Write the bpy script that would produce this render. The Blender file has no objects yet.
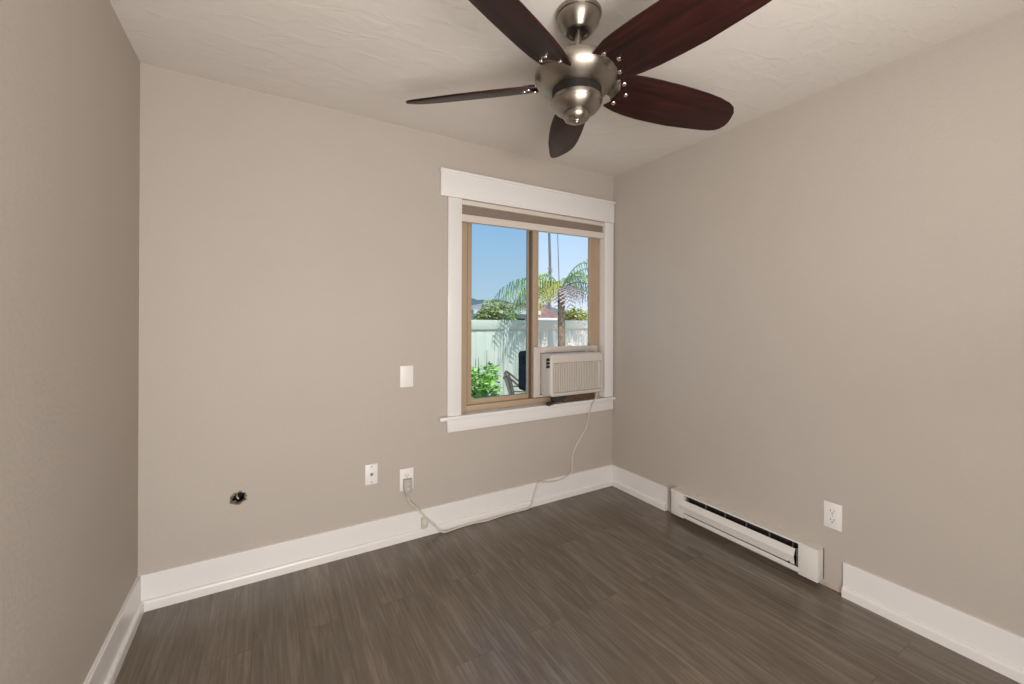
import bpy, bmesh, math, random
from mathutils import Vector, Matrix
random.seed(7)
SC = bpy.context.scene
COL = SC.collection
PI = math.pi

# ------------------------------------------------------------------ camera
W, H = 2.859, 2.44            # room width (back wall) and ceiling height
cam_d = bpy.data.cameras.new('camera'); cam = bpy.data.objects.new('camera', cam_d); COL.objects.link(cam)
cam_d.sensor_fit = 'HORIZONTAL'; cam_d.sensor_width = 36.0
cam_d.lens = 415.233 * 36.0 / 1024.0
cam_d.shift_y = -22.666 / 1024.0
cam_d.clip_start = 0.05; cam_d.clip_end = 600
yaw, pitch, roll = 0.5331, 0.0009, 0.0040
fwd = Vector((math.sin(yaw)*math.cos(pitch), math.cos(yaw)*math.cos(pitch), math.sin(pitch)))
rt = Vector((math.cos(yaw), -math.sin(yaw), 0)); up = rt.cross(fwd)
rt2 = math.cos(roll)*rt + math.sin(roll)*up; up2 = -math.sin(roll)*rt + math.cos(roll)*up
m = Matrix.Identity(4)
for i in range(3):
    m[i][0] = rt2[i]; m[i][1] = up2[i]; m[i][2] = -fwd[i]
m[0][3], m[1][3], m[2][3] = 0.4911, -2.4368, 1.3010
cam.matrix_world = m
SC.camera = cam

# ------------------------------------------------------------------ exposure, sky, sun, added fill lamps
SC.view_settings.view_transform = 'Standard'
SC.view_settings.look = 'None'
SC.view_settings.gamma = 1.0
SC.view_settings.use_curve_mapping = False
SC.view_settings.exposure = 0.0

world = bpy.data.worlds.new('sky'); SC.world = world; world.use_nodes = True
wn, wl = world.node_tree.nodes, world.node_tree.links
wn.clear()
wo = wn.new('ShaderNodeOutputWorld'); wb = wn.new('ShaderNodeBackground')
wtc = wn.new('ShaderNodeTexCoord'); wsep = wn.new('ShaderNodeSeparateXYZ'); wr = wn.new('ShaderNodeValToRGB')
wl.new(wtc.outputs['Generated'], wsep.inputs[0]); wl.new(wsep.outputs['Z'], wr.inputs[0])
wr.color_ramp.elements[0].position = 0.0; wr.color_ramp.elements[0].color = (0.84, 0.95, 1.06, 1)
wr.color_ramp.elements[1].position = 0.6; wr.color_ramp.elements[1].color = (0.22, 0.48, 0.92, 1)
e = wr.color_ramp.elements.new(0.22); e.color = (0.50, 0.755, 1.10, 1)
wb.inputs[1].default_value = 1.0
wl.new(wr.outputs[0], wb.inputs[0]); wl.new(wb.outputs[0], wo.inputs[0])

def aim(o, d):
    o.rotation_euler = Vector(d).to_track_quat('-Z', 'Y').to_euler()

sun_d = bpy.data.lights.new('sun', 'SUN'); sun_d.energy = 4.8; sun_d.angle = 0.009; sun_d.color = (1.0, 0.95, 0.86)
sun = bpy.data.objects.new('sun', sun_d); COL.objects.link(sun); sun.location = (-3, -6, 9)
aim(sun, (0.15, 0.58, -0.76))

def area(name, loc, d, sx, sy, power, col=(1, 0.93, 0.85)):
    l = bpy.data.lights.new(name, 'AREA'); l.shape = 'RECTANGLE'; l.size = sx; l.size_y = sy
    l.energy = power; l.color = col
    o = bpy.data.objects.new(name, l); COL.objects.link(o); o.location = loc; aim(o, d)
    return o
area('rear_fill', (0.60, -3.00, 0.80), (0.22, 1, -0.06), 1.05, 1.5, 63.0, (1.0, 0.965, 0.925))  # added lamp, stands in for light from behind the camera
area('ceiling_bounce', (1.30, -2.72, 1.40), (0.0, 0.42, 1.0), 0.6, 0.6, 20.5, (1.0, 0.965, 0.925))  # added lamp, stands in for a flash bounced off the ceiling

# ------------------------------------------------------------------ materials
def srgb(r, g, b):
    f = lambda c: (c/12.92 if c <= 0.04045 else ((c+0.055)/1.055)**2.4)
    return (f(r/255), f(g/255), f(b/255), 1)

def new_mat(name):
    mt = bpy.data.materials.new(name); mt.use_nodes = True
    nt = mt.node_tree; b = nt.nodes['Principled BSDF']
    return mt, nt, b

def mat(name, col, rough=0.5, metal=0.0, bump=0.0, bscale=200.0, var=0.0, vscale=6.0, coat=0.0, spec=0.5):
    mt, nt, b = new_mat(name)
    N, L = nt.nodes, nt.links
    b.inputs['Base Color'].default_value = col if len(col) == 4 else (*col, 1)
    b.inputs['Roughness'].default_value = rough; b.inputs['Metallic'].default_value = metal
    b.inputs['Coat Weight'].default_value = coat; b.inputs['Specular IOR Level'].default_value = spec
    tc = N.new('ShaderNodeTexCoord')
    if var > 0:
        n = N.new('ShaderNodeTexNoise'); n.inputs['Scale'].default_value = vscale; n.inputs['Detail'].default_value = 4
        L.new(tc.outputs['Object'], n.inputs['Vector'])
        hs = N.new('ShaderNodeHueSaturation'); hs.inputs['Color'].default_value = b.inputs['Base Color'].default_value
        mr = N.new('ShaderNodeMapRange'); mr.inputs[1].default_value = 0.3; mr.inputs[2].default_value = 0.7
        mr.inputs[3].default_value = 1-var; mr.inputs[4].default_value = 1+var
        L.new(n.outputs['Fac'], mr.inputs[0]); L.new(mr.outputs[0], hs.inputs['Value']); L.new(hs.outputs[0], b.inputs['Base Color'])
    if bump > 0:
        n = N.new('ShaderNodeTexNoise'); n.inputs['Scale'].default_value = bscale; n.inputs['Detail'].default_value = 2
        L.new(tc.outputs['Object'], n.inputs['Vector'])
        bp = N.new('ShaderNodeBump'); bp.inputs['Strength'].default_value = bump; bp.inputs['Distance'].default_value = 0.002
        L.new(n.outputs['Fac'], bp.inputs['Height']); L.new(bp.outputs[0], b.inputs['Normal'])
    return mt

M = {}
M['wall'] = mat('greige_paint', (0.468, 0.420, 0.374, 1), 0.62, bump=0.55, bscale=62, var=0.012, vscale=2.0, spec=0.3)
M['trim'] = mat('white_semigloss', (0.77, 0.75, 0.735, 1), 0.28)
M['plastic'] = mat('white_plastic', (0.80, 0.77, 0.75, 1), 0.35)
M['acplastic'] = mat('offwhite_plastic', (0.58, 0.53, 0.485, 1), 0.42)
M['acgrey'] = mat('warm_grey_plastic', (0.55, 0.51, 0.465, 1), 0.5)
M['dark'] = mat('dark_void', (0.012, 0.010, 0.009, 1), 0.8)
M['slot'] = mat('slot_brown', (0.10, 0.075, 0.06, 1), 0.6)
M['almond'] = mat('almond_vinyl', (0.42, 0.315, 0.215, 1), 0.45, var=0.04, vscale=9)
M['almond_dk'] = mat('brown_shadow_strip', (0.12, 0.080, 0.052, 1), 0.6)
M['shade'] = mat('shadowed_taupe_fabric', (0.30, 0.245, 0.205, 1), 0.9, var=0.05, vscale=60)  # taupe darkened for the shadow the gathered fabric sits in
M['shaderail'] = mat('shade_rail', (0.66, 0.59, 0.525, 1), 0.5)
M['heater'] = mat('heater_enamel', (0.72, 0.69, 0.655, 1), 0.35, var=0.02, vscale=12)
M['element'] = mat('heater_element', (0.025, 0.018, 0.015, 1), 0.6)
M['steel'] = mat('galvanised_steel', (0.45, 0.43, 0.41, 1), 0.4, metal=0.9)
M['shim'] = mat('dark_brown_wood', (0.10, 0.055, 0.035, 1), 0.6, var=0.3, vscale=30)
M['foam'] = mat('dark_foam', (0.045, 0.04, 0.038, 1), 0.9)
M['cord'] = mat('cord_jacket', (0.60, 0.55, 0.49, 1), 0.5)
M['plug'] = mat('plug_grey', (0.42, 0.39, 0.36, 1), 0.45)
M['brass'] = mat('jack_metal', (0.35, 0.30, 0.24, 1), 0.3, metal=1.0)
M['drywall'] = mat('torn_drywall', (0.22, 0.18, 0.11, 1), 0.95, var=0.5, vscale=90)
M['vinyl'] = mat('white_vinyl', (0.84, 0.79, 0.65, 1), 0.5)
M['stucco'] = mat('house_stucco', (0.80, 0.76, 0.70, 1), 0.9, var=0.05)
M['roofgrey'] = mat('grey_shingle', (0.42, 0.37, 0.36, 1), 0.9, var=0.2, vscale=4)
M['roofred'] = mat('terracotta_roof', (0.24, 0.13, 0.11, 1), 0.9, var=0.25, vscale=4)
M['hill'] = mat('hazy_hill', (0.13, 0.165, 0.165, 1), 1.0, var=0.15, vscale=0.12)
M['ground'] = mat('yard_ground', (0.30, 0.27, 0.22, 1), 1.0, var=0.2, vscale=3)
M['frond'] = mat('palm_green', (0.16, 0.30, 0.07, 1), 0.45, var=0.35, vscale=3)
M['frondy'] = mat('palm_yellow_green', (0.40, 0.42, 0.11, 1), 0.5, var=0.3, vscale=3)
M['deadfrond'] = mat('dead_palm_grey', (0.42, 0.37, 0.36, 1), 0.9, var=0.3, vscale=5)
M['trunk'] = mat('palm_trunk', (0.24, 0.18, 0.12, 1), 0.95, var=0.5, vscale=14)
M['bush'] = mat('bright_leaf', (0.46, 0.70, 0.15, 1), 0.45, var=0.4, vscale=12)
M['tree'] = mat('olive_leaf', (0.52, 0.54, 0.20, 1), 0.6, var=0.4, vscale=3)
M['stem'] = mat('plant_stem', (0.12, 0.16, 0.05, 1), 0.8)
M['wicker'] = mat('brown_patio_frame', (0.16, 0.12, 0.09, 1), 0.6)
M['sling'] = mat('taupe_sling', (0.26, 0.22, 0.18, 1), 0.8)
M['slate'] = mat('shadowed_case_slate', (0.018, 0.030, 0.042, 1), 0.85, spec=0.1)  # air conditioner rear case, its shadow put into the colour
M['pole'] = mat('weathered_pole', (0.16, 0.15, 0.15, 1), 0.8)
M['screw'] = mat('nickel_screw', (0.72, 0.66, 0.60, 1), 0.22, metal=1.0)
M['gun'] = mat('black_metal', (0.02, 0.018, 0.016, 1), 0.45, metal=0.5)

def brushed():
    mt, nt, b = new_mat('brushed_nickel'); N, L = nt.nodes, nt.links
    b.inputs['Base Color'].default_value = (0.33, 0.295, 0.255, 1)
    b.inputs['Metallic'].default_value = 1.0; b.inputs['Roughness'].default_value = 0.27
    b.inputs['Anisotropic'].default_value = 0.75; b.inputs['Anisotropic Rotation'].default_value = 0.25
    tg = N.new('ShaderNodeTangent'); tg.direction_type = 'RADIAL'; tg.axis = 'Z'; L.new(tg.outputs[0], b.inputs['Tangent'])
    tc = N.new('ShaderNodeTexCoord'); mp = N.new('ShaderNodeMapping'); mp.inputs['Scale'].default_value = (4, 4, 600)
    n = N.new('ShaderNodeTexNoise'); n.inputs['Scale'].default_value = 1.0; n.inputs['Detail'].default_value = 2
    L.new(tc.outputs['Object'], mp.inputs[0]); L.new(mp.outputs[0], n.inputs['Vector'])
    mr = N.new('ShaderNodeMapRange'); mr.inputs[3].default_value = 0.34; mr.inputs[4].default_value = 0.40
    L.new(n.outputs['Fac'], mr.inputs[0]); L.new(mr.outputs[0], b.inputs['Roughness'])
    return mt
M['nickel'] = brushed()

def ceiling_mat():
    mt, nt, b = new_mat('skip_trowel_ceiling'); N, L = nt.nodes, nt.links
    b.inputs['Base Color'].default_value = (0.66, 0.615, 0.57, 1); b.inputs['Roughness'].default_value = 0.8
    b.inputs['Specular IOR Level'].default_value = 0.2
    tc = N.new('ShaderNodeTexCoord'); mp = N.new('ShaderNodeMapping'); mp.inputs['Scale'].default_value = (1.0, 2.2, 1)
    mp.inputs['Rotation'].default_value = (0, 0, 0.5)
    n = N.new('ShaderNodeTexNoise'); n.inputs['Scale'].default_value = 5; n.inputs['Detail'].default_value = 5; n.inputs['Distortion'].default_value = 1.2
    L.new(tc.outputs['Object'], mp.inputs[0]); L.new(mp.outputs[0], n.inputs['Vector'])
    r = N.new('ShaderNodeValToRGB'); r.color_ramp.elements[0].position = 0.48; r.color_ramp.elements[1].position = 0.60
    L.new(n.outputs['Fac'], r.inputs[0])
    n2 = N.new('ShaderNodeTexNoise'); n2.inputs['Scale'].default_value = 60; n2.inputs['Detail'].default_value = 3
    L.new(tc.outputs['Object'], n2.inputs['Vector'])
    ad = N.new('ShaderNodeMath'); ad.operation = 'MULTIPLY_ADD'; ad.inputs[1].default_value = 0.25
    L.new(n2.outputs['Fac'], ad.inputs[0]); L.new(r.outputs[0], ad.inputs[2])
    bp = N.new('ShaderNodeBump'); bp.inputs['Strength'].default_value = 0.28; bp.inputs['Distance'].default_value = 0.003
    L.new(ad.outputs[0], bp.inputs['Height']); L.new(bp.outputs[0], b.inputs['Normal'])
    return mt
M['ceiling'] = ceiling_mat()

def floor_mat():
    mt, nt, b = new_mat('grey_brown_vinyl_plank'); N, L = nt.nodes, nt.links
    tc = N.new('ShaderNodeTexCoord')
    mp = N.new('ShaderNodeMapping'); mp.inputs['Rotation'].default_value = (0, 0, PI/2); mp.inputs['Location'].default_value = (0.31, 0.05, 0)
    L.new(tc.outputs['Object'], mp.inputs[0])
    br = N.new('ShaderNodeTexBrick'); br.offset = 0.37; br.inputs['Scale'].default_value = 1.0
    br.inputs['Brick Width'].default_value = 1.30; br.inputs['Row Height'].default_value = 0.165
    br.inputs['Mortar Size'].default_value = 0.0012; br.inputs['Mortar Smooth'].default_value = 0.2
    br.inputs['Color1'].default_value = (0.0, 0, 0, 1); br.inputs['Color2'].default_value = (1, 1, 1, 1)
    br.inputs['Mortar'].default_value = (0.5, 0.5, 0.5, 1)
    L.new(mp.outputs[0], br.inputs['Vector'])
    # grain runs along the plank; shift it per plank
    mul = N.new('ShaderNodeVectorMath'); mul.operation = 'SCALE'; mul.inputs['Scale'].default_value = 7.0
    L.new(br.outputs['Color'], mul.inputs[0])
    add = N.new('ShaderNodeVectorMath'); add.operation = 'ADD'
    L.new(mp.outputs[0], add.inputs[0]); L.new(mul.outputs[0], add.inputs[1])
    mg = N.new('ShaderNodeMapping'); mg.inputs['Scale'].default_value = (2.2, 17, 1)
    L.new(add.outputs[0], mg.inputs[0])
    g = N.new('ShaderNodeTexNoise'); g.inputs['Scale'].default_value = 1.6; g.inputs['Detail'].default_value = 8; g.inputs['Roughness'].default_value = 0.62; g.inputs['Distortion'].default_value = 0.7
    L.new(mg.outputs[0], g.inputs['Vector'])
    mg2 = N.new('ShaderNodeMapping'); mg2.inputs['Scale'].default_value = (3.5, 110, 1)
    L.new(add.outputs[0], mg2.inputs[0])
    g2 = N.new('ShaderNodeTexNoise'); g2.inputs['Scale'].default_value = 1.0; g2.inputs['Detail'].default_value = 5
    L.new(mg2.outputs[0], g2.inputs['Vector'])
    mx = N.new('ShaderNodeMath'); mx.operation = 'MULTIPLY_ADD'; mx.inputs[1].default_value = 0.60
    L.new(g2.outputs['Fac'], mx.inputs[0]); L.new(g.outputs['Fac'], mx.inputs[2])
    r = N.new('ShaderNodeValToRGB')
    r.color_ramp.elements[0].position = 0.46; r.color_ramp.elements[0].color = (0.096, 0.074, 0.056, 1)
    r.color_ramp.elements[1].position = 1.0; r.color_ramp.elements[1].color = (0.195, 0.159, 0.125, 1)
    e = r.color_ramp.elements.new(0.79); e.color = (0.142, 0.113, 0.087, 1)
    L.new(mx.outputs[0], r.inputs[0])
    hs = N.new('ShaderNodeHueSaturation'); L.new(r.outputs[0], hs.inputs['Color'])
    mr = N.new('ShaderNodeMapRange'); mr.inputs[3].default_value = 0.90; mr.inputs[4].default_value = 1.08
    L.new(br.outputs['Color'], mr.inputs[0]); L.new(mr.outputs[0], hs.inputs['Value'])
    dk = N.new('ShaderNodeMixRGB'); dk.blend_type = 'MULTIPLY'; dk.inputs['Color2'].default_value = (0.70, 0.68, 0.66, 1)
    L.new(br.outputs['Fac'], dk.inputs['Fac']); L.new(hs.outputs[0], dk.inputs['Color1'])
    L.new(dk.outputs[0], b.inputs['Base Color'])
    b.inputs['Roughness'].default_value = 0.24; b.inputs['Specular IOR Level'].default_value = 0.55
    bp = N.new('ShaderNodeBump'); bp.inputs['Strength'].default_value = 0.12; bp.inputs['Distance'].default_value = 0.001
    L.new(mx.outputs[0], bp.inputs['Height']); L.new(bp.outputs[0], b.inputs['Normal'])
    return mt
M['floor'] = floor_mat()

def blade_mat():
    mt, nt, b = new_mat('mahogany_blade'); N, L = nt.nodes, nt.links
    tc = N.new('ShaderNodeTexCoord'); mp = N.new('ShaderNodeMapping'); mp.inputs['Scale'].default_value = (2.5, 34, 8)
    L.new(tc.outputs['Object'], mp.inputs[0])
    n = N.new('ShaderNodeTexNoise'); n.inputs['Scale'].default_value = 1.5; n.inputs['Detail'].default_value = 6; n.inputs['Distortion'].default_value = 0.5
    L.new(mp.outputs[0], n.inputs['Vector'])
    r = N.new('ShaderNodeValToRGB')
    r.color_ramp.elements[0].position = 0.3; r.color_ramp.elements[0].color = (0.010, 0.0036, 0.0032, 1)
    r.color_ramp.elements[1].position = 0.72; r.color_ramp.elements[1].color = (0.034, 0.0085, 0.0065, 1)
    L.new(n.outputs['Fac'], r.inputs[0]); L.new(r.outputs[0], b.inputs['Base Color'])
    b.inputs['Roughness'].default_value = 0.45; b.inputs['Specular IOR Level'].default_value = 0.2
    return mt
M['blade'] = blade_mat()

def glass_mat(name, tint, refl):
    mt = bpy.data.materials.new(name); mt.use_nodes = True; nt = mt.node_tree; N, L = nt.nodes, nt.links
    N.clear(); o = N.new('ShaderNodeOutputMaterial'); mx = N.new('ShaderNodeMixShader')
    t = N.new('ShaderNodeBsdfTransparent'); t.inputs[0].default_value = (*tint, 1)
    g = N.new('ShaderNodeBsdfGlossy'); g.inputs['Roughness'].default_value = 0.02
    f = N.new('ShaderNodeFresnel'); f.inputs[0].default_value = 1.45
    ml = N.new('ShaderNodeMath'); ml.operation = 'MULTIPLY'; ml.inputs[1].default_value = refl
    L.new(f.outputs[0], ml.inputs[0]); L.new(ml.outputs[0], mx.inputs[0])
    L.new(t.outputs[0], mx.inputs[1]); L.new(g.outputs[0], mx.inputs[2]); L.new(mx.outputs[0], o.inputs[0])
    return mt
M['glass_tint'] = glass_mat('tinted_glass', (0.75, 0.83, 0.85), 0.4)
M['glass_clear'] = glass_mat('clear_glass', (0.99, 0.99, 0.99), 0.3)

# ------------------------------------------------------------------ helpers
ORG = {}          # world origin of every root, so that parts can be modelled in world coordinates
def origin(o):
    while o is not None:
        if o.name in ORG: return ORG[o.name]
        o = o.parent
    return Vector((0, 0, 0))

def tag(o, label=None, cat=None, group=None, kind=None):
    if label: o['label'] = label
    if cat: o['category'] = cat
    if group: o['group'] = group
    if kind: o['kind'] = kind
    return o

def empty(name, loc, label=None, cat=None, group=None, kind=None):
    o = bpy.data.objects.new(name, None); COL.objects.link(o); o.location = loc
    o.empty_display_size = 0.05
    ORG[o.name] = Vector(loc)
    return tag(o, label, cat, group, kind)

class MB:
    """collects shapes (in world coordinates) for ONE mesh object"""
    def __init__(s): s.bm = bmesh.new()
    def _merge(s, b2, mtx=None):
        if mtx is not None: bmesh.ops.transform(b2, matrix=mtx, verts=b2.verts)
        me = bpy.data.meshes.new('tmp'); b2.to_mesh(me); b2.free(); s.bm.from_mesh(me); bpy.data.meshes.remove(me)
    def box(s, x0, x1, y0, y1, z0, z1, bev=0.0, seg=2, mtx=None):
        b = bmesh.new(); bmesh.ops.create_cube(b, size=1)
        for v in b.verts:
            v.co = Vector(((x0+x1)/2 + v.co.x*(x1-x0), (y0+y1)/2 + v.co.y*(y1-y0), (z0+z1)/2 + v.co.z*(z1-z0)))
        if bev > 0: bmesh.ops.bevel(b, geom=list(b.edges), offset=bev, segments=seg, profile=0.5, affect='EDGES')
        s._merge(b, mtx); return s
    def lathe(s, prof, c=(0, 0, 0), n=40, mtx=None):
        """prof: list of (r, z); revolved about z through c"""
        b = bmesh.new(); rings = []
        for r, z in prof:
            if r < 1e-6: rings.append([b.verts.new((c[0], c[1], c[2]+z))])
            else: rings.append([b.verts.new((c[0]+r*math.cos(2*PI*i/n), c[1]+r*math.sin(2*PI*i/n), c[2]+z)) for i in range(n)])
        for A, B in zip(rings, rings[1:]):
            for i in range(n):
                j = (i+1) % n
                if len(A) == 1 and len(B) == 1: continue
                if len(A) == 1: b.faces.new((A[0], B[i], B[j]))
                elif len(B) == 1: b.faces.new((A[i], B[0], A[j]))
                else: b.faces.new((A[i], B[i], B[j], A[j]))
        for R in (rings[0], rings[-1]):
            if len(R) > 1: b.faces.new(R)
        bmesh.ops.recalc_face_normals(b, faces=b.faces)
        s._merge(b, mtx); return s
    def tube(s, pts, r, n=10, smooth=0, cap=True):
        P = [Vector(p) for p in pts]
        for _ in range(smooth):
            Q = [P[0]]
            for a, b in zip(P, P[1:]): Q += [a*0.75+b*0.25, a*0.25+b*0.75]
            P = Q + [P[-1]]
        R = r if isinstance(r, (list, tuple)) else [r]*len(P)
        if len(R) != len(P): R = [R[0] + (R[-1]-R[0])*i/(len(P)-1) for i in range(len(P))]
        b = bmesh.new(); rings = []; prev = None
        for i, p in enumerate(P):
            t = (P[min(i+1, len(P)-1)] - P[max(i-1, 0)]).normalized()
            if prev is None:
                a = Vector((0, 0, 1)) if abs(t.z) < 0.9 else Vector((1, 0, 0))
                u = t.cross(a).normalized()
            else:
                u = (prev - t*prev.dot(t)).normalized()
            prev = u; v = t.cross(u)
            rings.append([b.verts.new(p + R[i]*(math.cos(2*PI*k/n)*u + math.sin(2*PI*k/n)*v)) for k in range(n)])
        for A, B in zip(rings, rings[1:]):
            for k in range(n): b.faces.new((A[k], A[(k+1) % n], B[(k+1) % n], B[k]))
        if cap: b.faces.new(rings[0]); b.faces.new(rings[-1][::-1])
        bmesh.ops.recalc_face_normals(b, faces=b.faces)
        s._merge(b); return s
    def prism(s, poly, f0, f1, bev=0.0):
        """poly: 2-D points; f0/f1 map (a,b) to a 3-D point on either end"""
        b = bmesh.new()
        A = [b.verts.new(f0(*p)) for p in poly]; B = [b.verts.new(f1(*p)) for p in poly]
        n = len(poly)
        for i in range(n): b.faces.new((A[i], A[(i+1) % n], B[(i+1) % n], B[i]))
        b.faces.new(A[::-1]); b.faces.new(B)
        bmesh.ops.recalc_face_normals(b, faces=b.faces)
        if bev > 0: bmesh.ops.bevel(b, geom=list(b.edges), offset=bev, segments=2, profile=0.5, affect='EDGES')
        s._merge(b); return s
    def quad(s, a, b_, c, d):
        vs = [s.bm.verts.new(p) for p in (a, b_, c, d)]; s.bm.faces.new(vs); return s
    def tri(s, a, b_, c):
        vs = [s.bm.verts.new(p) for p in (a, b_, c)]; s.bm.faces.new(vs); return s
    def build(s, name, material, parent=None, smooth=True, angle=40):
        me = bpy.data.meshes.new(name); o = bpy.data.objects.new(name, me); COL.objects.link(o)
        if parent is not None:
            off = origin(parent)
            for v in s.bm.verts: v.co -= off
            o.parent = parent
        s.bm.to_mesh(me); s.bm.free()
        me.materials.append(material)
        if smooth and len(me.polygons):
            me.shade_smooth(); me.set_sharp_from_angle(angle=math.radians(angle))
        return o

def rebase(o):
    """move a parentless mesh's origin to the middle of its base"""
    xs = [v.co for v in o.data.vertices]
    c = Vector(((min(v.x for v in xs)+max(v.x for v in xs))/2, (min(v.y for v in xs)+max(v.y for v in xs))/2, min(v.z for v in xs)))
    for v in o.data.vertices: v.co -= c
    o.location = c; ORG[o.name] = c
    return o

def struct(name, mb, material, parent=None, **k):
    o = mb.build(name, material, parent, **k)
    if parent is None: o['kind'] = 'structure'
    return o

# ------------------------------------------------------------------ room shell
REAR = -3.10
WX0, WX1, WZ0, WZ1 = 1.547, 2.757, 0.690, 2.064      # window opening
HX, HZ = 0.372, 0.4215                               # ragged hole in the back wall
hole = []
for i in range(22):
    a = 2*PI*i/22; j = random.uniform(0.84, 1.12)
    hole.append((HX + 0.036*j*math.cos(a), HZ + 0.030*j*math.sin(a) + 0.004*math.cos(a)))

struct('floor', MB().box(-0.12, W+0.12, REAR-0.12, 0.10, -0.12, 0.0), M['floor'], smooth=False)
struct('ceiling', MB().box(-0.12, W+0.12, REAR-0.12, 0.12, H, H+0.05), M['ceiling'], smooth=False)
struct('wall_left', MB().box(-0.12, 0, REAR-0.12, 0.12, 0, H), M['wall'], smooth=False)
struct('wall_right', MB().box(W, W+0.12, REAR-0.12, 0.12, 0, H), M['wall'], smooth=False)
struct('wall_rear', MB().box(0, W, REAR-0.12, REAR, 0, H), M['wall'], smooth=False)

wb_ = bmesh.new()
def loop(pts):
    vs = [wb_.verts.new((x, 0, z)) for x, z in pts]
    return [wb_.edges.new((vs[i], vs[(i+1) % len(vs)])) for i in range(len(vs))]
ed = loop([(0, 0), (W, 0), (W, H), (0, H)]) + loop([(WX0, WZ0), (WX1, WZ0), (WX1, WZ1), (WX0, WZ1)]) + loop(hole)
bmesh.ops.triangle_fill(wb_, use_beauty=True, use_dissolve=False, edges=ed)
ex = bmesh.ops.extrude_face_region(wb_, geom=list(wb_.faces))
for v in [g for g in ex['geom'] if isinstance(g, bmesh.types.BMVert)]: v.co.y += 0.12
bmesh.ops.recalc_face_normals(wb_, faces=wb_.faces)
mbw = MB(); mbw._merge(wb_)
struct('wall_back', mbw, M['wall'], smooth=False)

# baseboards: board plus a shoe moulding, one profile swept along each wall
PROF = [(0, 0), (0.028, 0), (0.028, 0.034), (0.0255, 0.041), (0.020, 0.045), (0.0142, 0.046), (0.0138, 0.1535), (0.0105, 0.157), (0, 0.157)]
struct('baseboard_back', MB().prism(PROF, lambda a, b: (0, -a, b), lambda a, b: (W, -a, b)), M['trim'], smooth=False)
struct('baseboard_left', MB().prism(PROF, lambda a, b: (a, -0.0145, b), lambda a, b: (a, REAR, b)), M['trim'], smooth=False)
struct('baseboard_right', MB().prism(PROF, lambda a, b: (W-a, -0.0145, b), lambda a, b: (W-a, -0.529, b)), M['trim'], smooth=False)
struct('baseboard_right.001', MB().prism(PROF, lambda a, b: (W-a, -1.541, b), lambda a, b: (W-a, REAR, b)), M['trim'], smooth=False)

M['raw'] = mat('raw_wood', (0.50, 0.38, 0.32, 1), 0.8, var=0.2, vscale=30)
struct('trim_1', MB().box(W-0.006, W, -1.5405, -1.464, 0.004, 0.013), M['raw'], smooth=False)

# ------------------------------------------------------------------ window
win = empty('window_1', (2.15, 0.05, 0.69)); win['kind'] = 'structure'
def wp(name, mb, m, parent=None, **k): return mb.build(name, m, parent or win, **k)
CT = -0.020
wp('casing', MB().box(1.457, 1.549, CT, 0.0, 0.699, 2.0635, 0.002), M['trim'])
wp('casing', MB().box(2.757, 2.847, CT, 0.0, 0.699, 2.0635, 0.002), M['trim'])
wp('head_casing', MB().box(1.407, 2.850, CT-0.004, 0.0, 2.0655, 2.216, 0.002)
   .box(1.402, 2.855, CT-0.014, 0.0, 2.2155, 2.232, 0.003), M['trim'])
wp('stool', MB().box(1.404, 2.856, -0.040, 0.0, 0.676, 0.6985, 0.004).box(1.549, 2.757, -0.0005, 0.045, 0.6905, 0.6985), M['trim'])
wp('apron', MB().box(1.457, 2.850, CT, 0.0, 0.598, 0.6755, 0.002), M['trim'])
# jamb liner
wp('jamb', MB().box(WX0, WX0+0.003, 0.0, 0.12, 0.699, WZ1).box(WX1-0.003, WX1, 0.0, 0.12, 0.699, WZ1)
   .box(WX0, WX1, 0.0, 0.12, WZ1-0.003, WZ1), M['trim'], smooth=False)
FY0, FY1 = 0.035, 0.105
XL, XR, ZB, ZT = 1.551, 2.753, 0.6985, 2.060
def rect_frame(mb, x0, x1, z0, z1, wl, wr, wb, wt, y0, y1, bev=0.003):
    mb.box(x0, x0+wl, y0, y1, z0, z1, bev); mb.box(x1-wr, x1, y0, y1, z0, z1, bev)
    mb.box(x0+wl-0.001, x1-wr+0.001, y0, y1, z0, z0+wb, bev); mb.box(x0+wl-0.001, x1-wr+0.001, y0, y1, z1-wt, z1, bev)
    return mb
fr = wp('window_frame', rect_frame(MB(), XL, XR, ZB, ZT, 0.061, 0.060, 0.042, 0.05, FY0, FY1), M['almond'])
sl = wp('fixed_sash', rect_frame(MB(), 1.6155, 2.128, 0.741, 2.005, 0.039, 0.030, 0.034, 0.04, 0.058, 0.090), M['almond'])
wp('shadow_strips', MB().box(1.611, 1.6165, 0.042, 0.088, 0.742, 2.005).box(2.101, 2.1205, 0.0560, 0.0590, 0.742, 2.005), M['almond_dk'], fr, smooth=False)  # dark strips paint the shade in the sash gap and on the stile side
wp('pane', MB().box(1.650, 2.095, 0.070, 0.074, 0.772, 1.967), M['glass_tint'], sl, smooth=False)
sr = wp('sliding_sash', rect_frame(MB(), 2.120, 2.696, 0.744, 2.005, 0.047, 0.050, 0.042, 0.04, 0.030, 0.056), M['almond'])
wp('pane', MB().box(2.165, 2.648, 0.041, 0.045, 0.784, 1.967), M['glass_clear'], sr, smooth=False)

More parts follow.
